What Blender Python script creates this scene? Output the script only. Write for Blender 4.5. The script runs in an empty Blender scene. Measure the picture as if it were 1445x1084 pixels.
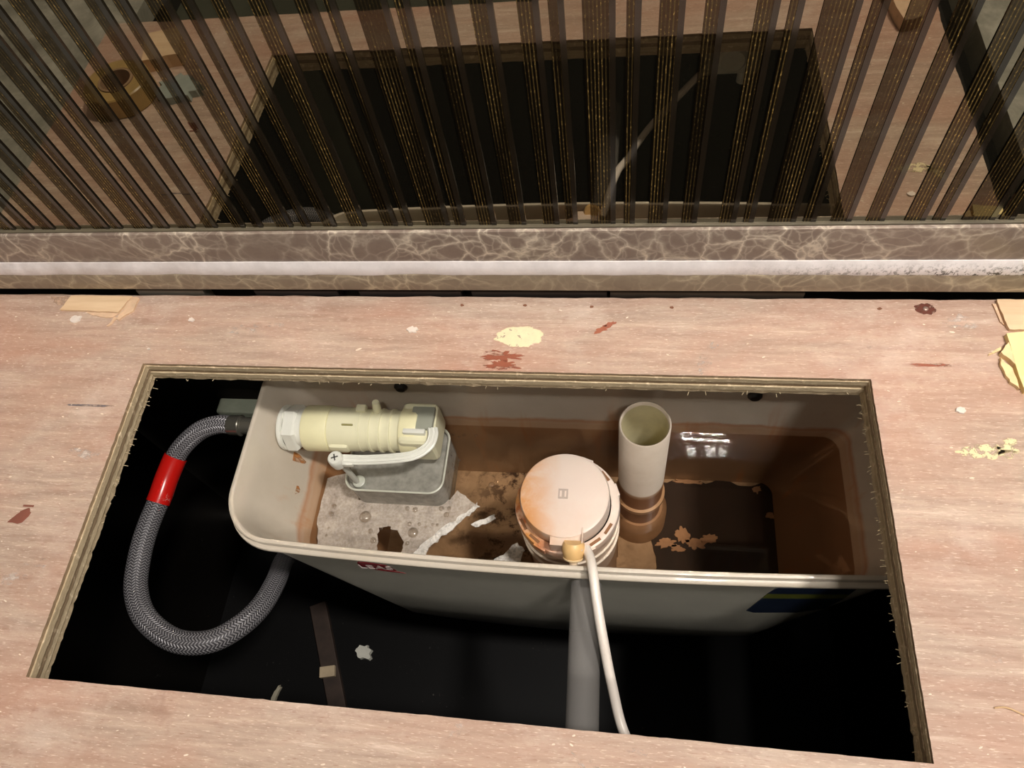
import bpy, bmesh, math, random
from mathutils import Vector, Matrix, noise
C = bpy.context.scene.collection
S = bpy.context.scene
PI = math.pi

# ------------------------------------------------------------------ camera, world, lights, exposure
cam_d = bpy.data.cameras.new('camera'); cam_d.sensor_width = 36.0
cam_d.lens = 1033.34 / 1445 * 36; cam_d.clip_start = 0.01
cam = bpy.data.objects.new('camera', cam_d); C.objects.link(cam)
M = Matrix(((0.9879, -0.0230, 0.1531), (0.0959, 0.8676, -0.4879), (-0.1216, 0.4967, 0.8593))).to_quaternion().to_matrix().to_4x4()
M.translation = Vector((0.312979, -0.224314, 0.380658))
cam.matrix_world = M
S.camera = cam

w = bpy.data.worlds.new('world'); S.world = w; w.use_nodes = True
w.node_tree.nodes['Background'].inputs[0].default_value = (1.0, 0.88, 0.74, 1)
w.node_tree.nodes['Background'].inputs[1].default_value = 0.30

def area(name, loc, target, size, power, col, size_y=None):
    l = bpy.data.lights.new(name, 'AREA'); l.size = size; l.energy = power; l.color = col
    if size_y: l.shape = 'RECTANGLE'; l.size_y = size_y
    o = bpy.data.objects.new(name, l); C.objects.link(o); o.location = loc
    o.rotation_euler = (Vector(target) - Vector(loc)).to_track_quat('-Z', 'Y').to_euler()
    return o
area('room_lamp', (0.90, -0.30, 1.5), (0.25, -0.05, 0), 0.12, 25.5, (1.0, 0.945, 0.88))
LAMP = 1500.0        # radiance of the ceiling light's tubes (built at the end)
S.view_settings.view_transform = 'Standard'; S.view_settings.look = 'None'
S.view_settings.gamma = 1; S.view_settings.use_curve_mapping = False
S.view_settings.exposure = -0.16
S.cycles.sample_clamp_indirect = 0.0; S.cycles.blur_glossy = 0.2

random.seed(7)
# ------------------------------------------------------------------ helpers
def s2l(*c):
    return tuple(((v / 255) / 12.92 if v / 255 <= .04045 else ((v / 255 + .055) / 1.055) ** 2.4) for v in c) + (1,)

class MT:
    """small node-material helper"""
    def __init__(s, name):
        s.m = bpy.data.materials.new(name); s.m.use_nodes = True
        s.t = s.m.node_tree; s.n = s.t.nodes; s.l = s.t.links
        s.b = s.n['Principled BSDF']; s.out = s.n['Material Output']
        s.tc = s.n.new('ShaderNodeTexCoord')
    def set(s, **k):
        for a, v in k.items(): s.b.inputs[a.replace('_', ' ')].default_value = v
        return s
    def mapping(s, scale=(1, 1, 1), rot=(0, 0, 0), loc=(0, 0, 0), src='Object'):
        q = s.n.new('ShaderNodeMapping'); q.inputs['Scale'].default_value = scale
        q.inputs['Rotation'].default_value = rot; q.inputs['Location'].default_value = loc
        s.l.new(s.tc.outputs[src], q.inputs[0]); return q.outputs[0]
    def noise(s, vec, scale, detail=4, rough=.6, dist=0):
        q = s.n.new('ShaderNodeTexNoise'); q.inputs['Scale'].default_value = scale
        q.inputs['Detail'].default_value = detail; q.inputs['Roughness'].default_value = rough
        q.inputs['Distortion'].default_value = dist
        s.l.new(vec, q.inputs['Vector']); return q.outputs[0]
    def ramp(s, fac, stops, interp='LINEAR'):
        q = s.n.new('ShaderNodeValToRGB'); q.color_ramp.interpolation = interp
        e = q.color_ramp.elements
        while len(e) > 1: e.remove(e[-1])
        e[0].position = stops[0][0]; e[0].color = stops[0][1]
        for p_, c in stops[1:]:
            k = e.new(p_); k.color = c
        s.l.new(fac, q.inputs[0]); return q.outputs[0]
    def mix(s, fac, a, b, mode='MIX'):
        q = s.n.new('ShaderNodeMix'); q.data_type = 'RGBA'; q.blend_type = mode
        for i, v in ((0, fac), (6, a), (7, b)):
            if isinstance(v, (int, float)): q.inputs[i].default_value = v
            elif isinstance(v, tuple): q.inputs[i].default_value = v
            else: s.l.new(v, q.inputs[i])
        return q.outputs[2]
    def math(s, op, a, b=0.0, c=None):
        q = s.n.new('ShaderNodeMath'); q.operation = op
        for i, v in enumerate((a, b) if c is None else (a, b, c)):
            if isinstance(v, (int, float)): q.inputs[i].default_value = v
            else: s.l.new(v, q.inputs[i])
        return q.outputs[0]
    def sep(s, vec):
        q = s.n.new('ShaderNodeSeparateXYZ'); s.l.new(vec, q.inputs[0]); return q.outputs
    def mrange(s, v, a, b, c=0.0, d=1.0):
        q = s.n.new('ShaderNodeMapRange'); q.inputs[1].default_value = a; q.inputs[2].default_value = b
        q.inputs[3].default_value = c; q.inputs[4].default_value = d
        s.l.new(v, q.inputs[0]); return q.outputs[0]
    def color(s, c): s.l.new(c, s.b.inputs['Base Color']); return s
    def bump(s, h, strength=.3, dist=.001):
        q = s.n.new('ShaderNodeBump'); q.inputs['Strength'].default_value = strength
        q.inputs['Distance'].default_value = dist; s.l.new(h, q.inputs['Height'])
        s.l.new(q.outputs[0], s.b.inputs['Normal']); return s

W4, K4 = (1, 1, 1, 1), (0, 0, 0, 1)
def simple(name, rgb, rough=.5, var=.12, scale=60, **k):
    m = MT(name); v = m.mapping()
    c = s2l(*rgb); dark = tuple(x * (1 - var) for x in c[:3]) + (1,); lite = tuple(min(1, x * (1 + var)) for x in c[:3]) + (1,)
    m.color(m.ramp(m.noise(v, scale), [(.3, dark), (.7, lite)])); m.set(Roughness=rough, **k)
    return m.m

def link(name, me, mat, parent=None, smooth=False):
    o = bpy.data.objects.new(name, me); C.objects.link(o)
    for mm in (mat if isinstance(mat, (list, tuple)) else [mat]): me.materials.append(mm)
    if parent: o.parent = parent
    if smooth:
        for p_ in me.polygons: p_.use_smooth = True
    return o
def obj(name, bm, mat, parent=None, smooth=False, sharp=None):
    me = bpy.data.meshes.new(name); bmesh.ops.recalc_face_normals(bm, faces=bm.faces); bm.to_mesh(me); bm.free()
    o = link(name, me, mat, parent, smooth)
    if smooth and sharp:
        me.set_sharp_from_angle(angle=math.radians(sharp))
    return o
def tag(o, label, cat, group=None, kind=None):
    o['label'] = label
    if cat: o['category'] = cat
    if group: o['group'] = group
    if kind: o['kind'] = kind
    return o
def empty(name, loc=(0, 0, 0)):
    o = bpy.data.objects.new(name, None); C.objects.link(o); o.location = loc; o.empty_display_size = .02
    return o
def struct(o, label=None):
    o['kind'] = 'structure'
    if label: o['label'] = label
    return o

def box(bm, x0, x1, y0, y1, z0, z1, bev=0, seg=2):
    r = bmesh.ops.create_cube(bm, size=1, matrix=Matrix.Translation(((x0 + x1) / 2, (y0 + y1) / 2, (z0 + z1) / 2)) @ Matrix.Diagonal((x1 - x0, y1 - y0, z1 - z0, 1)))
    if bev:
        es = list({e for v in r['verts'] for e in v.link_edges})
        bmesh.ops.bevel(bm, geom=es, offset=bev, segments=seg, affect='EDGES', profile=.6)
    return bm
def loft(bm, rings, closed=True, cap0=False, cap1=False):
    vs = [[bm.verts.new(p_) for p_ in r] for r in rings]
    n = len(rings[0])
    for a, b in zip(vs, vs[1:]):
        for i in range(n if closed else n - 1):
            j = (i + 1) % n
            bm.faces.new((a[i], a[j], b[j], b[i]))
    if cap0: bm.faces.new(vs[0])
    if cap1: bm.faces.new(vs[-1])
    return vs
def lathe(bm, prof, center, axis='Z', n=40, cap0=False, cap1=False, mat=None):
    """prof: (radius, height along axis)"""
    rings = []
    for r, h in prof:
        ring = []
        for i in range(n):
            a = 2 * PI * i / n
            if axis == 'Z': q = Vector((r * math.cos(a), r * math.sin(a), h))
            elif axis == 'X': q = Vector((h, r * math.cos(a), r * math.sin(a)))
            else: q = Vector((r * math.cos(a), h, r * math.sin(a)))
            if mat: q = mat @ q
            ring.append(q + Vector(center))
        rings.append(ring)
    loft(bm, rings, True, cap0, cap1); return bm
def catmull(pts, k=12):
    P = [Vector(p_) for p_ in pts]; P = [P[0] * 2 - P[1]] + P + [P[-1] * 2 - P[-2]]
    out = []
    for i in range(1, len(P) - 2):
        for j in range(k):
            t = j / k; a, b, c, d = P[i - 1:i + 3]
            out.append(.5 * ((2 * b) + (c - a) * t + (2 * a - 5 * b + 4 * c - d) * t * t + (3 * b - a - 3 * c + d) * t ** 3))
    out.append(P[-2]); return out
def tube(bm, path, r, n=16, cap=True, uv=False, ell=None):
    rings = []; up = Vector((0, 0, 1)); prev = None; L = [0]
    for i, q in enumerate(path):
        t = (path[min(i + 1, len(path) - 1)] - path[max(i - 1, 0)]).normalized()
        if prev is None:
            a = t.cross(up)
            if a.length < .1: a = t.cross(Vector((1, 0, 0)))
            a.normalize()
        else:
            a = (prev - t * prev.dot(t)).normalized()
        prev = a; b = t.cross(a)
        rr = r(i / (len(path) - 1)) if callable(r) else r
        ra, rb = (rr, rr) if not ell else (rr * ell[0], rr * ell[1])
        rings.append([q + a * ra * math.cos(2 * PI * k / n) + b * rb * math.sin(2 * PI * k / n) for k in range(n)])
        if i: L.append(L[-1] + (q - path[i - 1]).length)
    vs = loft(bm, rings, True, cap, cap)
    if uv:
        lay = bm.loops.layers.uv.verify(); idx = {}
        for i, r_ in enumerate(vs):
            for k, v in enumerate(r_): idx[v] = (i, k)
        for f in bm.faces:
            if len(f.verts) != 4: continue
            ks = [idx[v][1] for v in f.verts]; wrap = max(ks) - min(ks) > 1
            for lp in f.loops:
                i, k = idx[lp.vert]
                if wrap and k == 0: k = n
                lp[lay].uv = (k / n, L[i])
    return bm
def blob(cx, cy, rx, ry, z, t, jag=.25, n=26, seed=0, rot=0):
    """thin irregular patch with real thickness"""
    rnd = random.Random(seed); bm = bmesh.new(); ring = []
    for i in range(n):
        a = 2 * PI * i / n
        k = 1 + jag * (noise.noise(Vector((math.cos(a) * 2.1 + seed * 3.7, math.sin(a) * 2.1, seed))) * 1.6) + rnd.uniform(-jag, jag) * .35
        x, y = rx * k * math.cos(a), ry * k * math.sin(a)
        ring.append(Vector((cx + x * math.cos(rot) - y * math.sin(rot), cy + x * math.sin(rot) + y * math.cos(rot), 0)))
    c = Vector((cx, cy, 0))
    r0 = [Vector((p_.x, p_.y, z)) for p_ in ring]
    r1 = [Vector((c.x + (p_.x - c.x) * .93, c.y + (p_.y - c.y) * .93, z + t)) for p_ in ring]
    loft(bm, [r0, r1], True, True, True); return bm
def poly(pts, z0, z1, jit=0, seed=1, sub=1):
    rnd = random.Random(seed); P = []
    for i, a in enumerate(pts):
        b = pts[(i + 1) % len(pts)]
        for k in range(sub):
            t = k / sub; P.append((a[0] + (b[0] - a[0]) * t + rnd.uniform(-jit, jit), a[1] + (b[1] - a[1]) * t + rnd.uniform(-jit, jit)))
    bm = bmesh.new()
    loft(bm, [[Vector((x, y, z0)) for x, y in P], [Vector((x, y, z1)) for x, y in P]], True, True, True)
    bmesh.ops.triangulate(bm, faces=[f for f in bm.faces if len(f.verts) > 4]); return bm

# ------------------------------------------------------------------ materials
def mat_ply_top():
    m = MT('plywood_face')
    g = m.mapping((14, 160, 40)); fine = m.noise(g, 1.0, 8, .72, .4)
    c = m.ramp(fine, [(.24, s2l(142, 116, 100)), (.42, s2l(174, 149, 132)), (.58, s2l(192, 168, 150)), (.76, s2l(232, 213, 198))])
    g2 = m.mapping((6, 14, 6)); red = m.ramp(m.noise(g2, 1.2, 5, .6, .6), [(.40, K4), (.68, W4)])
    c = m.mix(m.math('MULTIPLY', red, .7), c, s2l(182, 134, 112))
    g3 = m.mapping((8, 10, 8), (0, 0, .9)); dust = m.ramp(m.noise(g3, 1.5, 7, .7), [(.52, K4), (.75, W4)])
    c = m.mix(m.math('MULTIPLY', dust, .6), c, s2l(222, 204, 190))
    # tiny splinters of pale fibre along the grain
    g4 = m.mapping((230, 1300, 200)); sp = m.ramp(m.noise(g4, 1.0, 3, .6), [(.58, K4), (.70, W4)])
    c = m.mix(m.math('MULTIPLY', sp, .6), c, s2l(238, 218, 200))
    sp2 = m.ramp(m.noise(m.mapping((180, 1100, 200), (0, 0, 0), (3, 3, 3)), 1.0, 3, .6), [(.58, K4), (.72, W4)])
    c = m.mix(m.math('MULTIPLY', sp2, .45), c, s2l(140, 88, 68))
    gs = m.noise(m.mapping((1, 1, 1)), 13, 6, .75); st = m.ramp(gs, [(.60, K4), (.72, W4)])
    c = m.mix(m.math('MULTIPLY', st, .55), c, s2l(146, 108, 92))
    m.color(c).set(Roughness=.62); m.bump(fine, .35, .0006); return m.m
def mat_ply_edge(name, a, b):
    m = MT(name); v = m.mapping((60, 60, 900)); n = m.noise(v, 1, 6, .7)
    v2 = m.mapping((1, 1, 1)); n2 = m.noise(v2, 240, 3, .6)
    c = m.ramp(n, [(.3, s2l(*a)), (.7, s2l(*b))])
    c = m.mix(m.ramp(n2, [(.58, K4), (.68, (.6, .6, .6, 1))]), c, s2l(*[min(255, x + 40) for x in b]))
    m.color(c).set(Roughness=.85); m.bump(n2, .6, .001); return m.m
def mat_marble(name, base, base2, vein, seed):
    m = MT(name)
    v = m.mapping((1, 1, 1), (0, 0, 0), (seed, seed, 0))
    nz = m.n.new('ShaderNodeTexNoise'); nz.inputs['Scale'].default_value = 22; nz.inputs['Detail'].default_value = 5
    m.l.new(v, nz.inputs['Vector'])
    vm = m.n.new('ShaderNodeVectorMath'); vm.operation = 'MULTIPLY_ADD'; m.l.new(nz.outputs['Color'], vm.inputs[0])
    vm.inputs[1].default_value = (.045, .045, .045); m.l.new(v, vm.inputs[2])
    vein_f = None
    for sc, wd in ((48, .035), (105, .05)):
        q = m.n.new('ShaderNodeTexVoronoi'); q.feature = 'DISTANCE_TO_EDGE'; q.inputs['Scale'].default_value = sc
        m.l.new(vm.outputs[0], q.inputs['Vector'])
        r = m.ramp(q.outputs['Distance'], [(0, W4), (wd, (.35, .35, .35, 1)), (wd * 3, K4)])
        vein_f = r if vein_f is None else m.mix(1.0, vein_f, m.mix(.5, K4, r), 'ADD')
    mask = m.ramp(m.noise(v, 16, 3, .5), [(.32, (.12, .12, .12, 1)), (.62, W4)])
    b = m.ramp(m.noise(v, 60, 6, .7), [(.3, s2l(*base)), (.7, s2l(*base2))])
    c = m.mix(m.math('MULTIPLY', vein_f, mask), b, s2l(*vein))
    m.color(c).set(Roughness=.35); return m.m
def mat_sealant():
    m = MT('white_sealant'); v = m.mapping()
    c = m.ramp(m.noise(v, 90, 4), [(.3, s2l(222, 216, 216)), (.7, s2l(242, 236, 236))])
    x = m.sep(v)[0]; z = m.sep(v)[2]
    side = m.mrange(x, .36, .50)
    spots = m.ramp(m.noise(v, 420, 4, .7), [(.50, K4), (.58, W4)])
    low = m.mrange(z, .036, .028)
    c = m.mix(m.math('MULTIPLY', m.math('MULTIPLY', spots, side), low), c, s2l(62, 56, 48))
    grime = m.math('MULTIPLY', m.ramp(m.noise(v, 40, 5), [(.35, K4), (.7, W4)]), m.mrange(x, .12, -.1))
    c = m.mix(m.math('MULTIPLY', grime, .6), c, s2l(140, 122, 112))
    m.color(c).set(Roughness=.5); return m.m
def mat_glass():
    m = MT('tinted_mirror_glass')
    m.n.remove(m.b)
    g = m.n.new('ShaderNodeBsdfGlossy'); g.inputs['Roughness'].default_value = .012
    v = m.mapping(); c = m.ramp(m.noise(v, 9, 4), [(.3, (.33, .30, .235, 1)), (.7, (.40, .36, .29, 1))]); m.l.new(c, g.inputs['Color'])
    d = m.n.new('ShaderNodeBsdfDiffuse'); d.inputs['Color'].default_value = s2l(74, 70, 58)
    x = m.n.new('ShaderNodeMixShader')
    dust = m.ramp(m.noise(v, 620, 3, .7), [(.66, (.10,) * 3 + (1,)), (.76, (.4,) * 3 + (1,))])
    m.l.new(dust, x.inputs[0])
    m.l.new(g.outputs[0], x.inputs[1]); m.l.new(d.outputs[0], x.inputs[2]); m.l.new(x.outputs[0], m.out.inputs[0]); return m.m
def mat_stripe():
    m = MT('gold_lined_stripe'); m.n.remove(m.b)
    v = m.mapping(); x, y, z = m.sep(v)
    s = m.math('FRACT', m.math('MULTIPLY', x, 1 / .00165))
    line = m.math('LESS_THAN', m.math('ABSOLUTE', m.math('SUBTRACT', s, .5)), .17)
    amount = m.ramp(m.noise(m.mapping((120, 1, 9)), 1, 2, .5), [(.40, (.12,) * 3 + (1,)), (.66, (.9,) * 3 + (1,))])
    glit = m.ramp(m.noise(m.mapping((900, 1, 520)), 1, 2, .6), [(.56, (.12,) * 3 + (1,)), (.66, W4)])
    gold = m.math('MULTIPLY', line, m.math('MULTIPLY', amount, m.math('ADD', m.math('MULTIPLY', glit, 1.0), .08)))
    a = m.n.new('ShaderNodeBsdfGlossy'); a.inputs['Roughness'].default_value = .02; a.inputs['Color'].default_value = (.105, .088, .066, 1)
    b = m.n.new('ShaderNodeBsdfPrincipled'); b.inputs['Base Color'].default_value = s2l(214, 182, 108)
    b.inputs['Metallic'].default_value = .55; b.inputs['Roughness'].default_value = .5
    d = m.n.new('ShaderNodeBsdfDiffuse'); d.inputs['Color'].default_value = s2l(40, 33, 24)
    x0 = m.n.new('ShaderNodeMixShader'); x0.inputs[0].default_value = .3
    m.l.new(a.outputs[0], x0.inputs[1]); m.l.new(d.outputs[0], x0.inputs[2])
    x1 = m.n.new('ShaderNodeMixShader'); m.l.new(gold, x1.inputs[0]); m.l.new(x0.outputs[0], x1.inputs[1]); m.l.new(b.outputs[0], x1.inputs[2])
    m.l.new(x1.outputs[0], m.out.inputs[0]); return m.m
def mat_tank():
    m = MT('cream_plastic_stained'); v = m.mapping(); x, y, z = m.sep(v)
    base = m.ramp(m.noise(v, 14, 5), [(.3, s2l(196, 184, 166)), (.7, s2l(212, 201, 186))])
    wob = m.math('MULTIPLY', m.math('SUBTRACT', m.noise(v, 22, 4, .6), .5), .016)
    zz = m.math('ADD', z, wob)
    band = m.math('MULTIPLY', m.mrange(zz, -.150, -.158), 1.0)
    c = m.mix(m.math('MULTIPLY', band, .75), base, s2l(190, 150, 112))
    line = m.ramp(m.mrange(zz, -.147, -.160), [(0, K4), (.35, W4), (.7, (.25,) * 3 + (1,)), (1, (.15,) * 3 + (1,))])
    c = m.mix(m.math('MULTIPLY', line, .75), c, s2l(184, 122, 74))
    deep = m.mrange(z, -.166, -.20)
    c = m.mix(m.math('MULTIPLY', deep, .7), c, s2l(138, 116, 94))
    drip = m.math('MULTIPLY', m.ramp(m.noise(m.mapping((60, 60, 9)), 1, 4, .6), [(.60, K4), (.72, W4)]), m.mrange(z, -.10, -.15))
    c = m.mix(m.math('MULTIPLY', drip, .5), c, s2l(190, 126, 70))
    m.color(c).set(Roughness=.35, Coat_Weight=.9, Coat_Roughness=.012, Coat_IOR=1.5); return m.m
def mat_tankfloor():
    m = MT('silt_coated_floor'); v = m.mapping(); x, y, z = m.sep(v)
    c = m.ramp(m.noise(v, 30, 6, .65, .5), [(.3, s2l(146, 126, 102)), (.55, s2l(182, 160, 134)), (.75, s2l(204, 184, 160))])
    dk = m.ramp(m.noise(v, 75, 6, .7, .3), [(.50, K4), (.60, W4)])
    cen = m.math('MULTIPLY', m.mrange(x, .14, .21), m.mrange(x, .33, .27))
    c = m.mix(m.math('MULTIPLY', dk, cen), c, s2l(66, 46, 32))
    m.color(c).set(Roughness=.7); return m.m
def mat_water():
    m = MT('brown_water'); m.n.remove(m.b)
    t = m.n.new('ShaderNodeBsdfTransparent'); v = m.mapping()
    m.l.new(m.ramp(m.noise(v, 9, 3), [(.3, s2l(228, 212, 194)), (.7, s2l(238, 226, 212))]), t.inputs[0])
    g = m.n.new('ShaderNodeBsdfGlossy'); g.inputs['Roughness'].default_value = .0
    f = m.n.new('ShaderNodeFresnel'); f.inputs[0].default_value = 1.33
    bp = m.n.new('ShaderNodeBump'); bp.inputs['Strength'].default_value = .03; bp.inputs['Distance'].default_value = .0006
    m.l.new(m.noise(v, 45, 2), bp.inputs['Height']); m.l.new(bp.outputs[0], g.inputs['Normal'])
    x = m.n.new('ShaderNodeMixShader'); m.l.new(f.outputs[0], x.inputs[0]); m.l.new(t.outputs[0], x.inputs[1]); m.l.new(g.outputs[0], x.inputs[2])
    m.l.new(x.outputs[0], m.out.inputs[0]); return m.m
def mat_foam():
    m = MT('white_foam'); v = m.mapping()
    f = m.ramp(m.noise(v, 55, 6, .7), [(.30, (.28,) * 3 + (1,)), (.62, (.74,) * 3 + (1,))])
    m.color(m.ramp(m.noise(v, 500, 2), [(.3, s2l(190, 176, 160)), (.7, s2l(220, 208, 196))])).set(Roughness=.4)
    m.l.new(f, m.b.inputs['Alpha']); return m.m
def mat_foam_edge():
    m = MT('dense_foam'); v = m.mapping()
    m.color(m.ramp(m.noise(v, 500, 2), [(.3, s2l(216, 210, 200)), (.7, s2l(242, 238, 232))])).set(Roughness=.4)
    m.l.new(m.ramp(m.noise(v, 160, 4, .7), [(.35, (.35,) * 3 + (1,)), (.55, (.95,) * 3 + (1,))]), m.b.inputs['Alpha']); return m.m
def mat_bubble():
    m = MT('bubble_film'); m.n.remove(m.b); v = m.mapping()
    t = m.n.new('ShaderNodeBsdfTransparent'); t.inputs[0].default_value = (.93, .9, .86, 1)
    g = m.n.new('ShaderNodeBsdfGlossy'); g.inputs['Roughness'].default_value = .08
    lw = m.n.new('ShaderNodeLayerWeight'); lw.inputs[0].default_value = .35
    f = m.math('ADD', m.math('MULTIPLY', lw.outputs[1], .85), .12)
    x = m.n.new('ShaderNodeMixShader'); m.l.new(f, x.inputs[0]); m.l.new(t.outputs[0], x.inputs[1]); m.l.new(g.outputs[0], x.inputs[2])
    m.l.new(x.outputs[0], m.out.inputs[0]); return m.m
def mat_braid():
    m = MT('braided_steel'); uv = m.tc.outputs['UV']; u, v, _ = m.sep(uv)
    su = m.math('MULTIPLY', u, 10.0)
    tri = m.math('ABSOLUTE', m.math('SUBTRACT', m.math('FRACT', su), .5))
    ph = m.math('ADD', m.math('MULTIPLY', v, 1 / .0023), m.math('MULTIPLY', tri, 1.7))
    st = m.math('ABSOLUTE', m.math('SUBTRACT', m.math('FRACT', ph), .5))
    strand = m.ramp(st, [(.08, W4), (.40, K4)])
    seam = m.ramp(tri, [(.0, K4), (.06, W4), (.44, W4), (.5, K4)])
    k = m.math('MULTIPLY', strand, m.math('ADD', m.math('MULTIPLY', seam, .75), .25))
    m.color(m.mix(k, s2l(70, 68, 72), s2l(176, 173, 176))).set(Roughness=.42, Metallic=.3)
    m.bump(k, .8, .0006); return m.m
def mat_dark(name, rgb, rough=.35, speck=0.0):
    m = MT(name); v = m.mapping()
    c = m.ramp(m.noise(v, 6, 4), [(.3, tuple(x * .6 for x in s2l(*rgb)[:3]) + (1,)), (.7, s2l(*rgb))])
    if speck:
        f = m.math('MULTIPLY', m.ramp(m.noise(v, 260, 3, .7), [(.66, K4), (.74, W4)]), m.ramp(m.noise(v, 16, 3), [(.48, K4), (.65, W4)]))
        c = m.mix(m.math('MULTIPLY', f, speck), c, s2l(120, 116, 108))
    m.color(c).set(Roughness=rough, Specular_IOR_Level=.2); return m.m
def mat_cap():
    m = MT('stained_white_cap'); v = m.mapping(); x, y, z = m.sep(v)
    side = m.math('ADD', m.mrange(x, .272, .247), m.math('MULTIPLY', m.mrange(y, -.05, -.085), .35))
    f = m.math('MULTIPLY', m.math('ADD', side, 0), m.ramp(m.noise(v, 55, 6, .65, .4), [(.30, (.15,) * 3 + (1,)), (.6, W4)]))
    c = m.mix(m.math('MINIMUM', f, 1.0), s2l(216, 200, 188), s2l(208, 144, 80))
    f2 = m.math('MULTIPLY', m.mrange(z, -.083, -.092), m.ramp(m.noise(v, 80, 6, .7), [(.46, K4), (.6, W4)]))
    f2 = m.math('MULTIPLY', f2, m.mrange(x, .285, .25))
    c = m.mix(f2, c, s2l(176, 96, 42))
    m.color(c).set(Roughness=.38); m.bump(m.noise(v, 300, 3), .08, .0005); return m.m
def mat_concrete():
    m = MT('mottled_grey_tile'); v = m.mapping()
    m.color(m.ramp(m.noise(v, 22, 7, .7, .5), [(.25, s2l(104, 102, 92)), (.5, s2l(146, 144, 134)), (.75, s2l(196, 192, 180))])).set(Roughness=.55)
    return m.m

PLY = mat_ply_top()
EDGE = [mat_ply_edge('ply_edge_brown', (132, 108, 84), (170, 146, 116)), mat_ply_edge('ply_edge_tan', (176, 156, 124), (206, 186, 154)),
        mat_ply_edge('ply_edge_dark', (128, 106, 82), (164, 142, 112)), mat_ply_edge('ply_edge_pale', (184, 164, 132), (212, 194, 162))]
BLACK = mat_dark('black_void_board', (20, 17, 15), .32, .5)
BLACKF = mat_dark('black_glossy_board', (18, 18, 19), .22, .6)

# ------------------------------------------------------------------ the setting
# floor of the cavity and its boards
def plane_box(name, x0, x1, y0, y1, z0, z1, mat, label=None):
    return struct(obj(name, box(bmesh.new(), x0, x1, y0, y1, z0, z1), mat), label)
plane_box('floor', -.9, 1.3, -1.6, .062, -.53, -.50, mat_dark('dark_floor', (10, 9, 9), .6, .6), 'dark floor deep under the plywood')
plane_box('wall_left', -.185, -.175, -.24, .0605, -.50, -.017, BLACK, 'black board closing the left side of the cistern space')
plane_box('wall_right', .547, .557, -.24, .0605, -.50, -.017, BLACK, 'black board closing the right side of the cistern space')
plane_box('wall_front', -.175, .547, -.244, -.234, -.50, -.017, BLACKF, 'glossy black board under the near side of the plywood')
plane_box('wall_back', -.9, 1.3, .0665, .12, -.50, .45, mat_dark('dark_masonry', (40, 36, 31), .7), 'dark wall behind the marble trim and glass')
TILE = mat_concrete()
plane_box('trim_4', .572, 1.25, -1.2, .056, -.03, -.006, TILE, 'mottled grey stone slab to the right of the plywood')
plane_box('trim_5', -.85, -.192, -1.2, .056, -.05, -.03, TILE, 'mottled grey stone slab to the left of the plywood')
plane_box('trim_6', -.192, .572, -1.2, -.285, -.09, -.07, mat_dark('dark_olive_tile', (72, 74, 62), .6), 'dark tiled surface in front of the plywood')

# marble skirting: upper strip, sealant bead, lower strip
trim = struct(empty('trim_1', (0, .057, 0)), 'brown veined marble skirting behind the plywood')
def strip(name, y0, y1, z0, z1, bev, mat, kx=80):
    bm = box(bmesh.new(), -.9, 1.3, y0 - .057, y1 - .057, z0, z1, bev, 2)
    return obj(name, bm, mat, trim, True, 40)
strip('marble_strip', .0565, .0664, .0345, .0630, .0009, mat_marble('marble_upper', (122, 106, 96), (142, 126, 114), (212, 198, 180), 2.0))
lo = strip('marble_strip', .0535, .0664, .0108, .0268, .0014, mat_marble('marble_lower', (124, 110, 94), (144, 130, 110), (190, 176, 150), 9.0))
lo['label'] = 'lower narrower marble strip under the white sealant'
bm = bmesh.new(); rings = []
rnd = random.Random(5); N = 420
for i in range(N + 1):
    x = -.9 + 2.2 * i / N
    lowz = .0262 + .0010 * noise.noise(Vector((x * 30, 0, 3))) + .0008 * noise.noise(Vector((x * 140, 0, 7)))
    hi = .0368 + .0003 * noise.noise(Vector((x * 60, 2, 0)))
    dy = .0007 * noise.noise(Vector((x * 25, 5, 0)))
    rings.append([Vector((x, .003, hi)), Vector((x, -.0010, hi)), Vector((x, -.0024 + dy, (hi * .65 + lowz * .35))), Vector((x, -.0034 + dy, lowz + .0012)), Vector((x, -.0030 + dy, lowz)), Vector((x, .003, lowz))])
loft(bm, rings, True, True, True)
obj('sealant_bead', bm, mat_sealant(), trim, True, 50)
# fragments behind the gap
g = struct(empty('trim_2', (0, .06, 0)), 'grey strips packed in the slit between marble and plywood')
gm = simple('grey_packing', (112, 106, 96), .8); gd = simple('dark_packing', (54, 46, 42), .8)
for x0, x1, mt in ((-.029, .022, gm), (.06, .12, gd), (.135, .205, gd), (.212, .30, gd), (.302, .42, simple('brown_packing', (78, 68, 58), .8))):
    obj('packing_strip', box(bmesh.new(), x0, x1, -.0015, .006, -.012, .003, .0005), mt, g)

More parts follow.
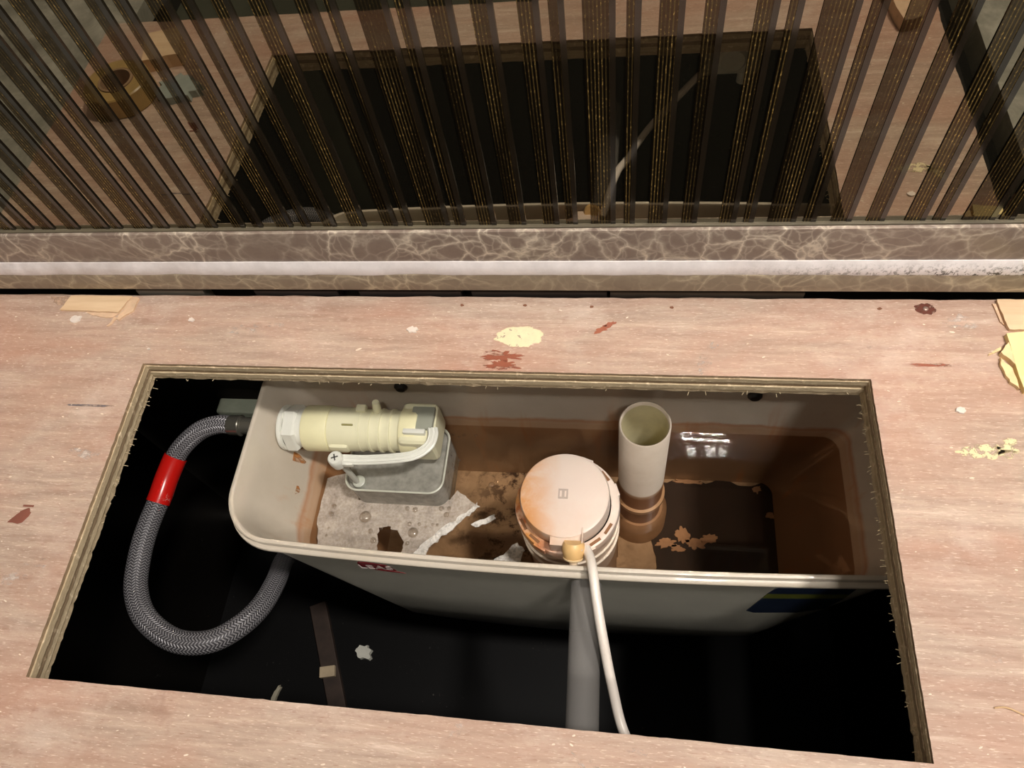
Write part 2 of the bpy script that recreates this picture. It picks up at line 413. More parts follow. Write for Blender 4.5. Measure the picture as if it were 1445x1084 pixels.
# glass panel with gold-lined stripes
gp = empty('glass_panel', (0, .0612, .0632))
tag(gp, 'dark tinted mirror glass with gold-lined vertical stripes standing on the marble', 'glass panel')
obj('glass_sheet', box(bmesh.new(), -.9, 1.3, 0, .005, 0, .40), mat_glass(), gp)
obj('sealing_strip', box(bmesh.new(), -.9, 1.3, -.0026, 0, -.0001, .0012, .0003), simple('olive_seal', (96, 88, 72), .5), gp)
STR = mat_stripe()
STR_SHADE = MT('stripe_shadow_dark'); STR_SHADE.color(STR_SHADE.ramp(STR_SHADE.noise(STR_SHADE.mapping(), 30), [(.3, s2l(30, 25, 18)), (.7, s2l(40, 33, 25))])).set(Roughness=.08, Specular_IOR_Level=.9); STR_SHADE = STR_SHADE.m
sx = [(-.0703, -.0632), (-.057, -.0478), (-.0389, -.0301), (-.0203, -.0096), (-.0067, -.0005), (.0077, .0196), (.0239, .0314), (.038, .0488), (.0558, .0637), (.0743, .082), (.0875, .0934), (.1025, .1128), (.1186, .124), (.1324, .1404), (.1491, .1592), (.1696, .1782), (.1825, .1872), (.1957, .2097), (.213, .2193), (.2273, .2372), (.245, .2545), (.2647, .2736), (.2776, .284), (.2916, .3051), (.3098, .3157), (.3232, .3333), (.3414, .3495), (.3617, .3704), (.3745, .3798), (.3873, .4018), (.4058, .4121), (.4201, .4303), (.4379, .4469), (.4572, .4671), (.471, .477), (.4853, .5009), (.5033, .5102)]
sx += [(a + .463, b + .463) for a, b in sx[3:14] if a + .463 > .515] + [(.5230, .5316), (.5372, .5470)][:0]
L = sorted(sx); left = []
x = -.0765
for k in range(22):
    wd = (.0090, .0066, .0108)[k % 3]; left.append((x - wd, x)); x -= wd + (.0100, .0085, .0112)[k % 3]
right = []; x = max(b for a, b in L) + .009
for k in range(10):
    wd = (.0098, .0062, .0130)[k % 3]; right.append((x, x + wd)); x += wd + .0085
for a, b in L + left + right:
    obj('stripe', box(bmesh.new(), a, b, -.0006, .0001, .0004, .398), STR, gp)
    obj('stripe_shadow', box(bmesh.new(), b - .0024, b + .0003, -.0009, .0001, .0004, .398), STR_SHADE, gp)  # dark strip paints in the shadow along the stripe's right side

# ------------------------------------------------------------------ plywood panel with the hatch
pw = empty('plywood_panel', (0, 0, 0))
tag(pw, 'pinkish plywood top with a large rectangular hatch sawn through it', 'plywood')
T = .0182
def edge_pts(pts, n, amp, freq, seed):
    out = []
    for i, a in enumerate(pts):
        b = pts[(i + 1) % len(pts)]; a, b = Vector(a), Vector(b); d = (b - a); nrm = Vector((-d.y, d.x)).normalized()
        for k in range(n):
            q = a + d * (k / n)
            o_ = 0 if k == 0 else amp * (noise.noise(Vector((q.x * freq, q.y * freq, seed))) + .5 * noise.noise(Vector((q.x * freq * 4, q.y * freq * 4, seed + 9))))
            out.append(q + nrm * o_)
    return out
def ply_layer(z1, z0, off, amp, seed, mats):
    lx = -.0045 - .0004
    inner = [(-.0035 + off[0], .0008 + off[1]), (.4505 - off[2], .0004 + off[1]), (.4503 - off[2], -.1945 + off[3]), (.0015 + off[0], -.1942 + off[3])]
    outer = [(-.1765, .0572), (.5445, .0562), (.5435, -.2500), (-.1770, -.2515)]
    n = 90
    I = edge_pts(inner, n, amp, 260, seed); O = edge_pts(outer, n, .0010, 60, seed + 4)
    bm = bmesh.new()
    rI1 = [bm.verts.new((q.x, q.y, z1)) for q in I]; rI0 = [bm.verts.new((q.x, q.y, z0)) for q in I]
    rO1 = [bm.verts.new((q.x, q.y, z1)) for q in O]; rO0 = [bm.verts.new((q.x, q.y, z0)) for q in O]
    m_ = len(I)
    for i in range(m_):
        j = (i + 1) % m_
        for k, (a, b) in enumerate(((rI1, rO1), (rO1, rO0), (rO0, rI0), (rI0, rI1))):
            f = bm.faces.new((a[i], a[j], b[j], b[i])); f.material_index = 0 if k == 0 else 1
    return obj('ply', bm, mats, pw)
zs = [0, -.0024, -.0064, -.0098, -.0140, -T]
offs = [(0, 0, 0, 0), (.0009, -.0006, .0004, 0), (.0002, -.0002, .0010, .0003), (-.0004, -.0010, .0002, 0), (-.0012, -.0004, .0012, -.0008)]
for k in range(5):
    e = EDGE[(0, 1, 2, 3, 1)[k]]
    ly = ply_layer(zs[k], zs[k + 1], offs[k], (.0003, .0004, .0004, .0004, .0009)[k], k * 11 + 3, [PLY if k == 0 else e, e])
    if k == 0: ly['label'] = 'pink face veneer with scuffs'
# torn fibres hanging from the sawn lower edge (too small to pick apart)
bm = bmesh.new(); rnd = random.Random(3)
for i in range(170):
    s = rnd.random() * .86
    if s < .4: px, py, dx, dy = -.0040 + rnd.uniform(-.0004, .0012), rnd.uniform(-.19, 0), 1, 0
    elif s < .75: px, py, dx, dy = .4488, rnd.uniform(-.19, 0), -1, 0
    else: px, py, dx, dy = rnd.uniform(0, .447), -.0005, 0, -1
    l = rnd.uniform(.0004, .0022) * (.5 if dy else 1); z = -T + rnd.uniform(0, .004)
    a = Vector((px, py, z)); b = a + Vector((dx * l + rnd.uniform(-.001, .001), dy * l + rnd.uniform(-.001, .001), rnd.uniform(-.002, .0005)))
    tube(bm, [a, (a + b) / 2 + Vector((0, 0, .0002)), b], .00018, 4)
o = obj('splinters', bm, simple('pale_fibre', (214, 196, 160), .8), pw); o['kind'] = 'stuff'
# paint, stains and flecks lying on the face
CREAM = simple('cream_paint', (238, 222, 180), .6, .1, 300)
WHITE = simple('white_filler', (224, 212, 202), .7, .08, 200)
def patchy(name, rgb, scale, lo_, hi_, rough=.6, sx=1, sy=1):
    m = MT(name); v = m.mapping((sx, sy, 1))
    c = s2l(*rgb); m.color(m.ramp(m.noise(m.mapping(), 200), [(.3, tuple(q * .88 for q in c[:3]) + (1,)), (.7, c)])).set(Roughness=rough)
    m.l.new(m.ramp(m.noise(v, scale, 5, .7), [(lo_, K4), (hi_, W4)]), m.b.inputs['Alpha']); return m.m
CREAMP = patchy('cream_paint_worn', (240, 226, 186), 170, .34, .42)
REDST = patchy('red_brown_stain', (152, 84, 60), 1, .42, .50, .6, 60, 260)
WORN = patchy('worn_white_smear', (228, 212, 200), 1, .50, .70, .7, 70, 130)
def pat(name, bm, mt, label=None):
    q = obj(name, bm, mt, pw)
    if label: q['label'] = label
    return q
pat('paint_patch', blob(.2465, .0262, .0150, .0078, -.0001, .0004, .16, 60, 4), CREAMP, 'cream oval paint dab')
pat('stain', blob(.2375, .0118, .0118, .0034, -.0001, .0003, .5, 60, 9), REDST, 'red brown torn stain')
pat('stain', blob(.2375, .0048, .0090, .0036, -.0001, .0003, .5, 50, 12), REDST, 'red brown torn stain at the hatch edge')
pat('stain', blob(.2975, .0322, .0050, .0018, -.0001, .0003, .4, 40, 2, .5), simple('stain_solid', (160, 92, 66), .6), 'small red brown scrape')
pat('stain', blob(.3020, .0358, .0038, .0016, -.0001, .0003, .4, 40, 5, .4), simple('stain_solid_b', (158, 92, 68), .6))
BR = simple('brown_tear', (130, 76, 60), .7)
pat('stain', poly([(-.050, -.1115), (-.040, -.1115), (-.0378, -.1045), (-.0400, -.1020), (-.0445, -.1035), (-.0475, -.1080)], -.0001, .0002, .0006, 3, 3), BR, 'dark torn spot')
pat('stain', box(bmesh.new(), -.0445, -.0375, -.1012, -.1000, -.0001, .0003), BR)
for i, (x, y, rx, ry, r) in enumerate(((.5005, -.0425, .0130, .0042, .1), (.5150, -.0362, .0034, .0020, 0), (.5120, -.042, .006, .004, .2))):
    pat('paint_patch', blob(x, y, rx, ry, -.0001, .0004, .35, 50, 30 + i, r), patchy('cream_chip_%d' % i, (236, 220, 176), 260, .42, .52))
for i, (x, y, rx, ry, r) in enumerate(((-.026, -.140, .014, .005, .6), (.455, .020, .010, .003, 0), (-.02, -.065, .013, .003, -.2), (.505, .040, .010, .006, 0), (.478, .016, .006, .0016, 0),
                                       (.300, -.205, .011, .0012, -.85), (.297, -.209, .010, .001, -.9), (.322, -.203, .006, .003, 0), (.235, -.2, .005, .004, 0), (.484, -.150, .004, .003, 0), (.36, .012, .012, .004, 1.2), (.07, .030, .02, .004, .1))):
    pat('scuff', blob(x, y, rx, ry, -.0001, .0002, .35, 40, 60 + i, r), WORN)
pat('stain', blob(.4860, .0105, .0130, .0011, -.0001, .0002, .4, 50, 33), REDST, 'thin red brown streak right of the hatch corner')
pat('pencil_mark', blob(-.0290, -.0315, .0185, .0008, -.0001, .00015, .3, 40, 91), patchy('pencil_grey', (118, 108, 112), 1, .3, .6, .7, 90, 400), 'faint grey pencil line')
# screw sunk in a rusty ring, small nail holes
bm = blob(.4876, .0496, .0056, .0042, -.0001, .0003, .2, 40, 15); rr = pat('rust_ring', bm, patchy('rust', (104, 52, 36), 220, .36, .5), 'rust ring round a sunk screw')
bm = bmesh.new(); lathe(bm, [(.0001, .0006), (.0012, .0007), (.0016, .0003), (.0016, -.0004)], (.4876, .0496, 0), n=16); obj('screw_head', bm, simple('rusty_steel', (176, 150, 136), .4, .1, 60, Metallic=.5), rr, True)
for x, y in ((.2066, .0499), (.248, .0502), (.2907, .0495), (.3404, .0493), (.4620, .0495)):
    pat('nail_hole', blob(x, y, .0013, .0010, -.0001, .0003, .3, 14, int(x * 1000)), simple('hole_brown', (128, 84, 62), .9))
for x, y, rx in ((.1765, .030, .0035), (.4939, -.0185, .0028), (-.068, .0355, .0042), (.020, .036, .0022), (-.003, .012, .001)):
    bm = blob(x, y, rx, rx * .7, -.0001, .0012, .3, 16, int(abs(x) * 900)); pat('filler_crumb', bm, WHITE)
bm = bmesh.new(); rnd = random.Random(21)
for i in range(330):
    x, y = rnd.uniform(-.16, .54), rnd.uniform(-.245, .052)
    if -.006 < x < .453 and -.197 < y < .003: continue
    r = rnd.uniform(.0003, .0010) * (1.5 if rnd.random() < .1 else 1)
    bmesh.ops.create_icosphere(bm, subdivisions=1, radius=.8, matrix=Matrix.Translation((x, y, 0)) @ Matrix.Rotation(rnd.uniform(-.5, .5), 4, 'Z') @ Matrix.Diagonal((r * rnd.uniform(1, 2.2), r * .7, .0003, 1)))
o = obj('paint_flecks', bm, simple('pale_flecks', (232, 216, 198), .7), pw); o['kind'] = 'stuff'
# curled fibre on the right
bm = bmesh.new(); tube(bm, catmull([(.4795, -.1695, .0008), (.4840, -.1690, .0012), (.4890, -.1705, .0008), (.4950, -.1735, .001)], 8), .0004, 6)
pat('fibre', bm, simple('straw_fibre', (206, 172, 130), .7))

# ------------------------------------------------------------------ timber offcuts wedged at the ply's far edge
PINE = MT('pale_pine'); v = PINE.mapping((20, 200, 60)); n1 = PINE.noise(v, 1, 6, .6)
PINE.color(PINE.ramp(n1, [(.3, s2l(214, 180, 142)), (.7, s2l(232, 202, 166))])).set(Roughness=.6); PINE = PINE.m
PINE2 = simple('pine_torn', (216, 182, 150), .75, .12, 160)
wb = empty('wooden_wedge', (-.057, .05, 0)); tag(wb, 'pale pine offcut let into the left end of the plywood edge', 'wood block')
def wpart(root, name, bm, mt):
    bm.transform(Matrix.Translation(-root.location)); return obj(name, bm, mt, root)
wpart(wb, 'block', poly([(-.0790, .0550), (-.0310, .0550), (-.0365, .0412), (-.0825, .0425)], -.0005, .0016, .0003, 5, 6), PINE)
wpart(wb, 'torn_face', poly([(-.0625, .0415), (-.0365, .0408), (-.0395, .0372), (-.0500, .0375)], -.0004, .0008, .0004, 2, 4), PINE2)
wpart(wb, 'splinter', poly([(-.0310, .0550), (-.0250, .0540), (-.0262, .0430), (-.0335, .0352), (-.0360, .0358), (-.0340, .0430)], -.0004, .0012, .0005, 7, 5), PINE2)
wpart(wb, 'splinter', poly([(-.0385, .0375), (-.0362, .0372), (-.0380, .0325), (-.0405, .0295), (-.0412, .0300), (-.0392, .0335)], -.0004, .0008, .0003, 9, 3), PINE2)
wpart(wb, 'torn_face', poly([(-.0960, .0550), (-.0790, .0550), (-.0820, .0470), (-.0900, .0490)], -.0004, .0005, .0008, 12, 4), patchy('torn_left', (206, 172, 146), 120, .35, .6))
wc = empty('wooden_wedge', (.535, .045, 0)); tag(wc, 'tan pine block at the right end of the plywood edge under the marble', 'wood block')
wpart(wc, 'block', poly([(.5268, .0552), (.5440, .0552), (.5440, .0342), (.5288, .0340), (.5275, .0450)], -.0005, .0022, .0003, 5, 5), PINE)
wpart(wc, 'splinter', poly([(.5245, .0530), (.5262, .0530), (.5278, .0380), (.5262, .0400)], -.0004, .0010, .0003, 8, 4), PINE2)
fb = empty('foam_block', (.535, .013, 0)); tag(fb, 'pale yellow foam offcut with torn corner at the right edge of the plywood', 'foam block')
YEL = simple('yellow_foam', (244, 222, 158), .7, .07, 90); YEL2 = simple('yellow_torn', (234, 208, 158), .8, .12, 160)
wpart(fb, 'slab', poly([(.5262, .0306), (.5440, .0330), (.5440, -.0050), (.5272, -.0070), (.5262, .0060)], 0, .0035, .0002, 4, 4), YEL)
wpart(fb, 'torn_flap', poly([(.5262, .0250), (.5205, .0180), (.5262, .0100)], 0, .0035, .0004, 4, 5), YEL2)
wpart(fb, 'torn_flap', poly([(.5200, .0150), (.5250, .0080), (.5258, -.0050), (.5222, -.0010), (.5196, .0080)], 0, .0022, .0005, 6, 4), YEL2)
wpart(fb, 'torn_flap', poly([(.5150, .0172), (.5165, .0190), (.5225, .0228), (.5222, .0205)], 0, .0012, .0003, 9, 3), YEL2)

# ------------------------------------------------------------------ the cistern
TANK = mat_tank()
ck = empty('toilet_cistern', (.272, -.022, -.30)); tag(ck, 'cream plastic toilet cistern without lid hanging under the plywood hatch', 'cistern')
CX = .272
def outline(z, inset=0.0, n=14, mm=40):
    t = (-.083 - z) / .217
    hx = .2375 - .074 * t - inset; yf = -.0880 + .0045 * t + inset; yb = .0480 - .001 * t - inset; bow = .0078 - .0008 * t
    r = max(.004, .036 - .020 * max(0, t) - inset * .8); rb = max(.003, .015 - inset * .8); pts = []
    def arc(cx, cy, a0, r=r):
        for k in range(n + 1):
            a = a0 + PI / 2 * k / n; pts.append((cx + r * math.cos(a), cy + r * math.sin(a)))
    arc(CX + hx - rb, yb - rb, 0, rb)
    for k in range(1, mm): pts.append((CX + hx - rb + (-2 * (hx - rb)) * k / mm, yb))
    arc(CX - hx + rb, yb - rb, PI / 2, rb)
    arc(CX - hx + r, yf + r, PI)
    for k in range(1, mm): pts.append((CX - hx + r + (2 * (hx - r)) * k / mm, yf))
    arc(CX + hx - r, yf + r, 3 * PI / 2)
    out = []
    for x, y in pts:
        wgt = max(0, 1 - ((x - CX) / hx) ** 2); f = min(1, max(0, (yb - y) / (yb - yf)))
        out.append(Vector((x, y - bow * wgt * f * f, z)))
    return out
wall = [(-.2650, .0045), (-.2580, .0032), (-.20, .0032), (-.15, .0032), (-.100, .0032), (-.0845, .0032), (-.0832, .0026),
        (-.0830, .0012), (-.0836, .0), (-.0885, -.0004), (-.0890, -.0002), (-.0895, -.0030), (-.0905, -.0036), (-.0925, -.0036), (-.0935, -.0028), (-.0938, .0), (-.12, .0), (-.20, .0), (-.300, .0), (-.3085, .004), (-.310, .012)]
bm = bmesh.new()
vs = loft(bm, [outline(z, i) for z, i in wall]); bm.faces.new(vs[-1])
bm.transform(Matrix.Translation(-ck.location)); m0 = MT
OUTER = simple('cream_plastic_outer', (196, 192, 178), .4, .05, 30)
body = obj('tank_shell', bm, [TANK, OUTER], ck, True, 50)
ring_n = len(outline(-.1)); cut = 15 * ring_n
for i_, p_ in enumerate(body.data.polygons):
    if i_ >= cut: p_.material_index = 1
# the shell's stain shader works in object space: keep the mesh in world coordinates instead
body.data.transform(Matrix.Translation(ck.location)); body.location = -ck.location
bm = bmesh.new(); r = outline(-.262, .0030); q0 = [Vector((p_.x, p_.y, -.262)) for p_ in r]; q1 = [Vector((p_.x, p_.y, -.266)) for p_ in r]
loft(bm, [q0, q1], True, True, True); fl = obj('tank_floor', bm, mat_tankfloor(), ck); fl.location = -ck.location
def ckpart(name, bm, mt, label=None, smooth=False, parent=None):
    q = obj(name, bm, mt, parent or ck, smooth, 40 if smooth else None)
    if parent is None: q.location = -ck.location
    if label: q['label'] = label
    return q
# black sediment sheet on the floor with paler bare patches
SED = simple('black_sediment', (40, 26, 18), .7, .3, 60)
ckpart('sediment', poly([(.3450, .0330), (.3560, .0420), (.3800, .0402), (.4000, .0430), (.4240, .0395), (.4400, .0425), (.4530, .0360), (.4600, .0290), (.4580, .0120), (.4630, -.0100), (.4610, -.0400), (.4640, -.0560), (.3400, -.0650), (.3440, -.0350), (.3380, -.0100)], -.262, -.2608, .0016, 3, 5), SED, 'black crust of sediment under the overflow side')
BARE = simple('bare_patch', (176, 142, 112), .7, .15, 90)
for i, (x, y, rx, ry, r_) in enumerate(((.351, -.018, .009, .0045, .2), (.366, -.010, .006, .008, .5), (.376, -.017, .009, .005, -.2), (.388, -.012, .008, .004, .3), (.361, -.022, .006, .003, 0), (.372, .041, .012, .002, 0), (.442, .0125, .0035, .003, 0), (.432, .036, .004, .003, .4))):
    ckpart('silt_flake', blob(x, y, rx, ry, -.2615, .0014, .4, 30, 70 + i, r_), BARE)
# bolt heads on the back wall
for x in (.1398, .4059):
    bm = bmesh.new(); lathe(bm, [(.0001, -.0050), (.0034, -.0048), (.0052, -.0030), (.0056, .0025)], (x, .0460, -.1010), 'Y', 20, True)
    b_ = ckpart('fixing_bolt', bm, simple('black_rubber', (26, 24, 22), .5), 'black rubber capped bolt head', True)
# printed logo and sticker on the outer front
RED = simple('logo_red', (150, 28, 40), .45, .05); LIT = simple('logo_white', (220, 200, 196), .5, .05)
def front_y(x, z):
    t = (-.083 - z) / .217; hx = .2375 - .074 * t
    return -.0880 + .0045 * t - (.0078 - .0008 * t) * max(0, 1 - ((x - CX) / hx) ** 2)
def front_sheet(pts, off=.0004, mt=None, name='printed_logo', parent=None, label=None, sub=4):
    """outline given as (x, z); draped on the bowed front wall"""
    P = []
    for i, a in enumerate(pts):
        b = pts[(i + 1) % len(pts)]
        for k in range(sub): P.append((a[0] + (b[0] - a[0]) * k / sub, a[1] + (b[1] - a[1]) * k / sub))
    bm = bmesh.new()
    loft(bm, [[Vector((x, front_y(x, z) + .001, z)) for x, z in P], [Vector((x, front_y(x, z) - off, z)) for x, z in P]], True, True, True)
    bmesh.ops.triangulate(bm, faces=[f for f in bm.faces if len(f.verts) > 4])
    return ckpart(name, bm, mt, label)
lg = front_sheet([(.1290, -0.1120), (.1310, -0.1085), (.1420, -0.1092), (.1500, -0.1110), (.1525, -0.1160), (.1545, -0.1250), (.1480, -0.1260), (.1300, -0.1230), (.1282, -0.1180)], .0004, RED, 'printed_logo', None, 'small red printed maker mark')
def text_mesh(s, size, mt, parent, loc, rot, name='lettering', extr=.0002):
    cu = bpy.data.curves.new(name, 'FONT'); cu.body = s; cu.size = size; cu.extrude = extr; cu.align_x = 'CENTER'; cu.align_y = 'CENTER'
    tmp = bpy.data.objects.new('tmp', cu); C.objects.link(tmp); bpy.context.view_layer.update()
    me = bpy.data.meshes.new_from_object(tmp); bpy.data.objects.remove(tmp)
    me.transform(Matrix.Translation(loc) @ rot); me.name = name
    return link(name, me, mt, parent)
text_mesh('LEAS', .0120, LIT, lg, (.1415, front_y(.1412, -0.1160) - .0013, -.1165), Matrix.Rotation(PI / 2, 4, 'X'))
front_sheet([(.1360, -0.1270), (.1400, -0.1265), (.1560, -0.1285), (.1600, -0.1305), (.1470, -0.1300), (.1370, -0.1288)], .0003, RED, 'logo_underline')
NAVY = simple('sticker_navy', (38, 50, 74), .45, .1); GRN = simple('sticker_green', (118, 122, 50), .45, .08)
front_sheet([(.4115, -0.1100), (.4135, -0.1085), (.4600, -0.1060), (.4600, -0.1230), (.4090, -0.1250)], .0004, NAVY, 'energy_sticker_band', None, 'dark blue top band of sticker', 6)
front_sheet([(.4090, -0.1250), (.4600, -0.1230), (.4600, -0.1360), (.4080, -0.1390)], .0004, GRN, 'energy_sticker_band', None, 'olive green band of sticker', 6)
front_sheet([(.4080, -0.1390), (.4600, -0.1360), (.4560, -0.1700), (.4400, -0.1860), (.4100, -0.1890), (.4040, -0.1820), (.4060, -0.1600)], .0004, NAVY, 'energy_sticker_band', None, 'wide dark blue lower band of sticker', 6)

# water
wl = outline(-.165, .0034)   # meets the inner wall
bm = bmesh.new(); bm.faces.new([bm.verts.new(p_) for p_ in wl])
tag(obj('water', bm, mat_water()), 'still brownish water standing in the cream cistern', 'water', kind='stuff')
# foam
def froot(o, label): return tag(o, label, 'foam', kind='stuff')
zf = -.1648
f1 = froot(obj('foam', poly([(.0690, -.0100), (.0900, -.0020), (.1000, -.0260), (.1720, -.0260), (.1820, -.0150), (.1980, -.0260), (.1830, -.0430), (.1620, -.0640), (.1560, -.0820), (.1400, -.0820), (.1450, -.0650), (.1390, -.0520), (.1290, -.0480), (.1220, -.0500), (.1230, -.0640), (.1240, -.0840), (.0900, -.0830), (.0760, -.0680), (.0700, -.0500)], zf, zf + .0004, .0012, 5, 6), mat_foam()), 'wide patch of thin whitish foam at the left end of the water')
DF = mat_foam_edge()
froot(obj('foam', poly([(.1990, -.0250), (.2010, -.0280), (.1940, -.0350), (.1830, -.0460), (.1720, -.0560), (.1640, -.0660), (.1560, -.0800), (.1440, -.0800), (.1560, -.0640), (.1700, -.0500), (.1850, -.0370), (.1930, -.0290)], zf + .0005, zf + .0012, .0012, 8, 5), DF), 'dense white diagonal edge line of the foam')
froot(obj('foam', poly([(.1950, -.0430), (.2000, -.0395), (.2080, -.0365), (.2135, -.0330), (.2150, -.0370), (.2070, -.0415), (.1990, -.0450)], zf, zf + .001, .0006, 2, 3), DF), 'small white dash of foam left of the round flush valve')
froot(obj('foam', poly([(.2140, -.0720), (.2230, -.0650), (.2330, -.0560), (.2390, -.0600), (.2370, -.0700), (.2250, -.0740)], zf, zf + .001, .0012, 4, 4), DF), 'white foam against the left foot of the flush valve')
# bubbles
BUB = mat_bubble()
def bubble_mesh(r):
    bm = bmesh.new(); prof = [(r * math.cos(a), r * math.sin(a) * .62) for a in [PI / 2 * k / 6 for k in range(7)]]
    prof[-1] = (r * .02, r * .62); lathe(bm, prof, (0, 0, 0), n=20, cap1=True); me = bpy.data.meshes.new('bubble'); bm.to_mesh(me); bm.free()
    me.materials.append(BUB)
    for p_ in me.polygons: p_.use_smooth = True
    return me
bmesh1 = bubble_mesh(1.0)
def bubble(x, y, r, label, group='small bubbles floating on the cistern water'):
    o = bpy.data.objects.new('bubble', bmesh1); C.objects.link(o); o.location = (x, y, zf + .0003); o.scale = (r, r, r)
    tag(o, label, 'bubble', group)
bubble(.1087, -.041, .0052, 'largest clear bubble, in the foam below the float cup corner')
bubble(.1501, -.0517, .0044, 'second largest clear bubble, beside the white foam edge line')
ORD = 'first second third fourth fifth sixth seventh eighth ninth tenth eleventh twelfth thirteenth fourteenth'.split()
def row(spots, what):
    for i, (x, y, r) in enumerate(sorted(spots)): bubble(x, y, r, ORD[i] + ' from the left of the tiny clear bubbles ' + what)
row(((.1421, -.0321, .0020), (.1487, -.0329, .0024), (.1700, -.0306, .0022), (.1763, -.0303, .0018), (.1748, -.0357, .0024), (.1152, -.0524, .0022), (.1190, -.0598, .0026), (.1460, -.0449, .0020), (.1541, -.0445, .0016), (.1596, -.0465, .0013), (.1651, -.0444, .0014), (.1685, -.0442, .0012), (.1469, -.0605, .0018), (.1240, -.0500, .0012)), 'in the foam below the float cup')
row(((.0806, -.0334, .0022), (.0797, -.0401, .0022), (.0800, -.052, .0012), (.0795, -.058, .0013)), 'at the left waterline stain')
row(((.1707, .0354, .0016), (.1799, .0351, .0015), (.1903, .0348, .0014), (.1760, .0335, .0010)), 'at the back wall')
row(((.1716, .0114, .0018), (.1790, .0118, .0015), (.2084, -.0088, .0026), (.176, .004, .001)), 'right of the float cup')

DRIP = patchy('rust_drip', (196, 134, 78), 1, .40, .62, .5, 200, 200)
for y_, z_, l_ in ((-.006, -.132, .010), (.004, -.128, .007), (-.030, -.140, .003)):
    t_ = (-.083 - z_) / .217; xw = CX - (.2375 - .074 * t_ - .0032)
    bm = bmesh.new(); r0 = [Vector((xw + .341 * (-(dz)) * 1.0 + .0002 + k_, y_ + dy, z_ + dz)) for k_ in (0,) for dy, dz in ((-.004, .4 * l_), (.003, .5 * l_), (.0035, -.1 * l_), (.001, -l_), (-.001, -.9 * l_), (-.003, -.2 * l_))]
    r1 = [q_ + Vector((.0003, 0, .0001)) for q_ in r0]; loft(bm, [r0, r1], True, True, True)
    ckpart('rust_drip', bm, DRIP, 'orange rust drip below the fill valve nut' if l_ == .010 else None)
# overflow pipe
PIPE = MT('ivory_pipe'); v = PIPE.mapping(); x_, y_, z_ = PIPE.sep(v)
PIPE.color(PIPE.mix(PIPE.mrange(z_, -.163, -.172), PIPE.ramp(PIPE.noise(v, 40), [(.3, s2l(216, 200, 182)), (.7, s2l(228, 214, 198))]), s2l(150, 112, 84))).set(Roughness=.35)
op = empty('overflow_pipe', (.3268, .0045, -.262)); tag(op, 'upright ivory open-ended overflow pipe standing in the water', 'pipe')
R0 = .0178; h0 = .262 - .0725
bm = bmesh.new(); lathe(bm, [(R0 - .0016, .01), (R0 - .0016, h0 - .001), (R0 - .0008, h0), (R0, h0 - .001), (R0, .0)], (0, 0, 0), n=48)
o = obj('pipe_tube', bm, PIPE.m, op, True, 60); o.data.transform(Matrix.Translation(op.location)); o.location = -op.location
bm = bmesh.new(); lathe(bm, [(R0 - .0017, h0 - .004), (R0 - .0017, .01)], (0, 0, 0), n=48); obj('pipe_lining', bm, simple('yellowed_inside', (216, 206, 168), .4, .08, 90), op, True)
bm = bmesh.new(); lathe(bm, [(R0, .062), (R0 + .0022, .063), (R0 + .0022, .068), (R0, .069)], (0, 0, 0), n=40); obj('pipe_collar', bm, simple('collar_plastic', (196, 168, 140), .4), op, True, 40)
bm = bmesh.new(); lathe(bm, [(R0, .0), (R0 + .006, .0), (R0 + .006, .030), (R0 + .002, .036), (R0, .036)], (0, 0, 0), n=40); obj('pipe_socket', bm, simple('socket_plastic', (168, 138, 110), .5), op, True, 40)

# flush valve
fv = empty('flush_valve', (.2755, -.0480, -.262)); tag(fv, 'round white flush valve with orange rust stains and a push-tube nozzle', 'flush valve')
CAP = mat_cap()
def fvp(name, bm, mt, label=None, par=None, smooth=True):
    q = obj(name, bm, mt, par or fv, smooth, 35)
    if par is None: q.location = -fv.location
    if label: q['label'] = label
    return q
bx, by = .2755, -.0480
bm = bmesh.new(); lathe(bm, [(.0302, -.094), (.0302, -.0805), (.0294, -.0788), (.0278, -.0782), (.0010, -.0776)], (bx - .001, by + .001, 0), n=56, cap1=True)
cap = fvp('cap', bm, CAP, 'raised round cap')
# ring with slots: full annulus, slot shade painted on as thin brown pieces
bm = bmesh.new(); lathe(bm, [(.0300, -.0925), (.0335, -.0925), (.0352, -.0932), (.0358, -.0950), (.0358, -.1000), (.0346, -.1012), (.0300, -.1012)], (bx, by, 0), n=64)
fvp('cap_flange', bm, CAP)
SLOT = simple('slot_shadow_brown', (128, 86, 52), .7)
for a in (-150, -128, -52, -30, 40, 62, 120, 150):
    bm = bmesh.new(); box(bm, -.0010, .0010, -.0042, .0042, -.0002, .0003, .0001)
    ang = math.radians(a); bm.transform(Matrix.Translation((bx + .0328 * math.cos(ang), by + .0328 * math.sin(ang), -.0925)) @ Matrix.Rotation(ang, 4, 'Z'))
    fvp('slot', bm, SLOT, smooth=False)
for a in (-118, -62, 20, 70):
    bm = bmesh.new(); box(bm, -.0022, .0018, -.0045, .0045, -.0045, .0022, .0006); ang = math.radians(a)
    bm.transform(Matrix.Translation((bx + .0345 * math.cos(ang), by + .0345 * math.sin(ang), -.0955)) @ Matrix.Rotation(ang, 4, 'Z')); fvp('lug', bm, CAP, smooth=False)
bm = bmesh.new(); lathe(bm, [(.0344, -.1012), (.0340, -.150), (.0335, -.262)], (bx, by, 0), n=48); fvp('canister', bm, simple('canister_plastic', (196, 168, 144), .4, .12, 40), 'cream canister body')
for z in (-.118, -.136):
    bm = bmesh.new(); lathe(bm, [(.0338, z + .001), (.0356, z + .0008), (.0356, z - .0012), (.0338, z - .0014)], (bx, by, 0), n=48); fvp('canister_ring', bm, simple('ring_plastic', (214, 198, 178), .4))
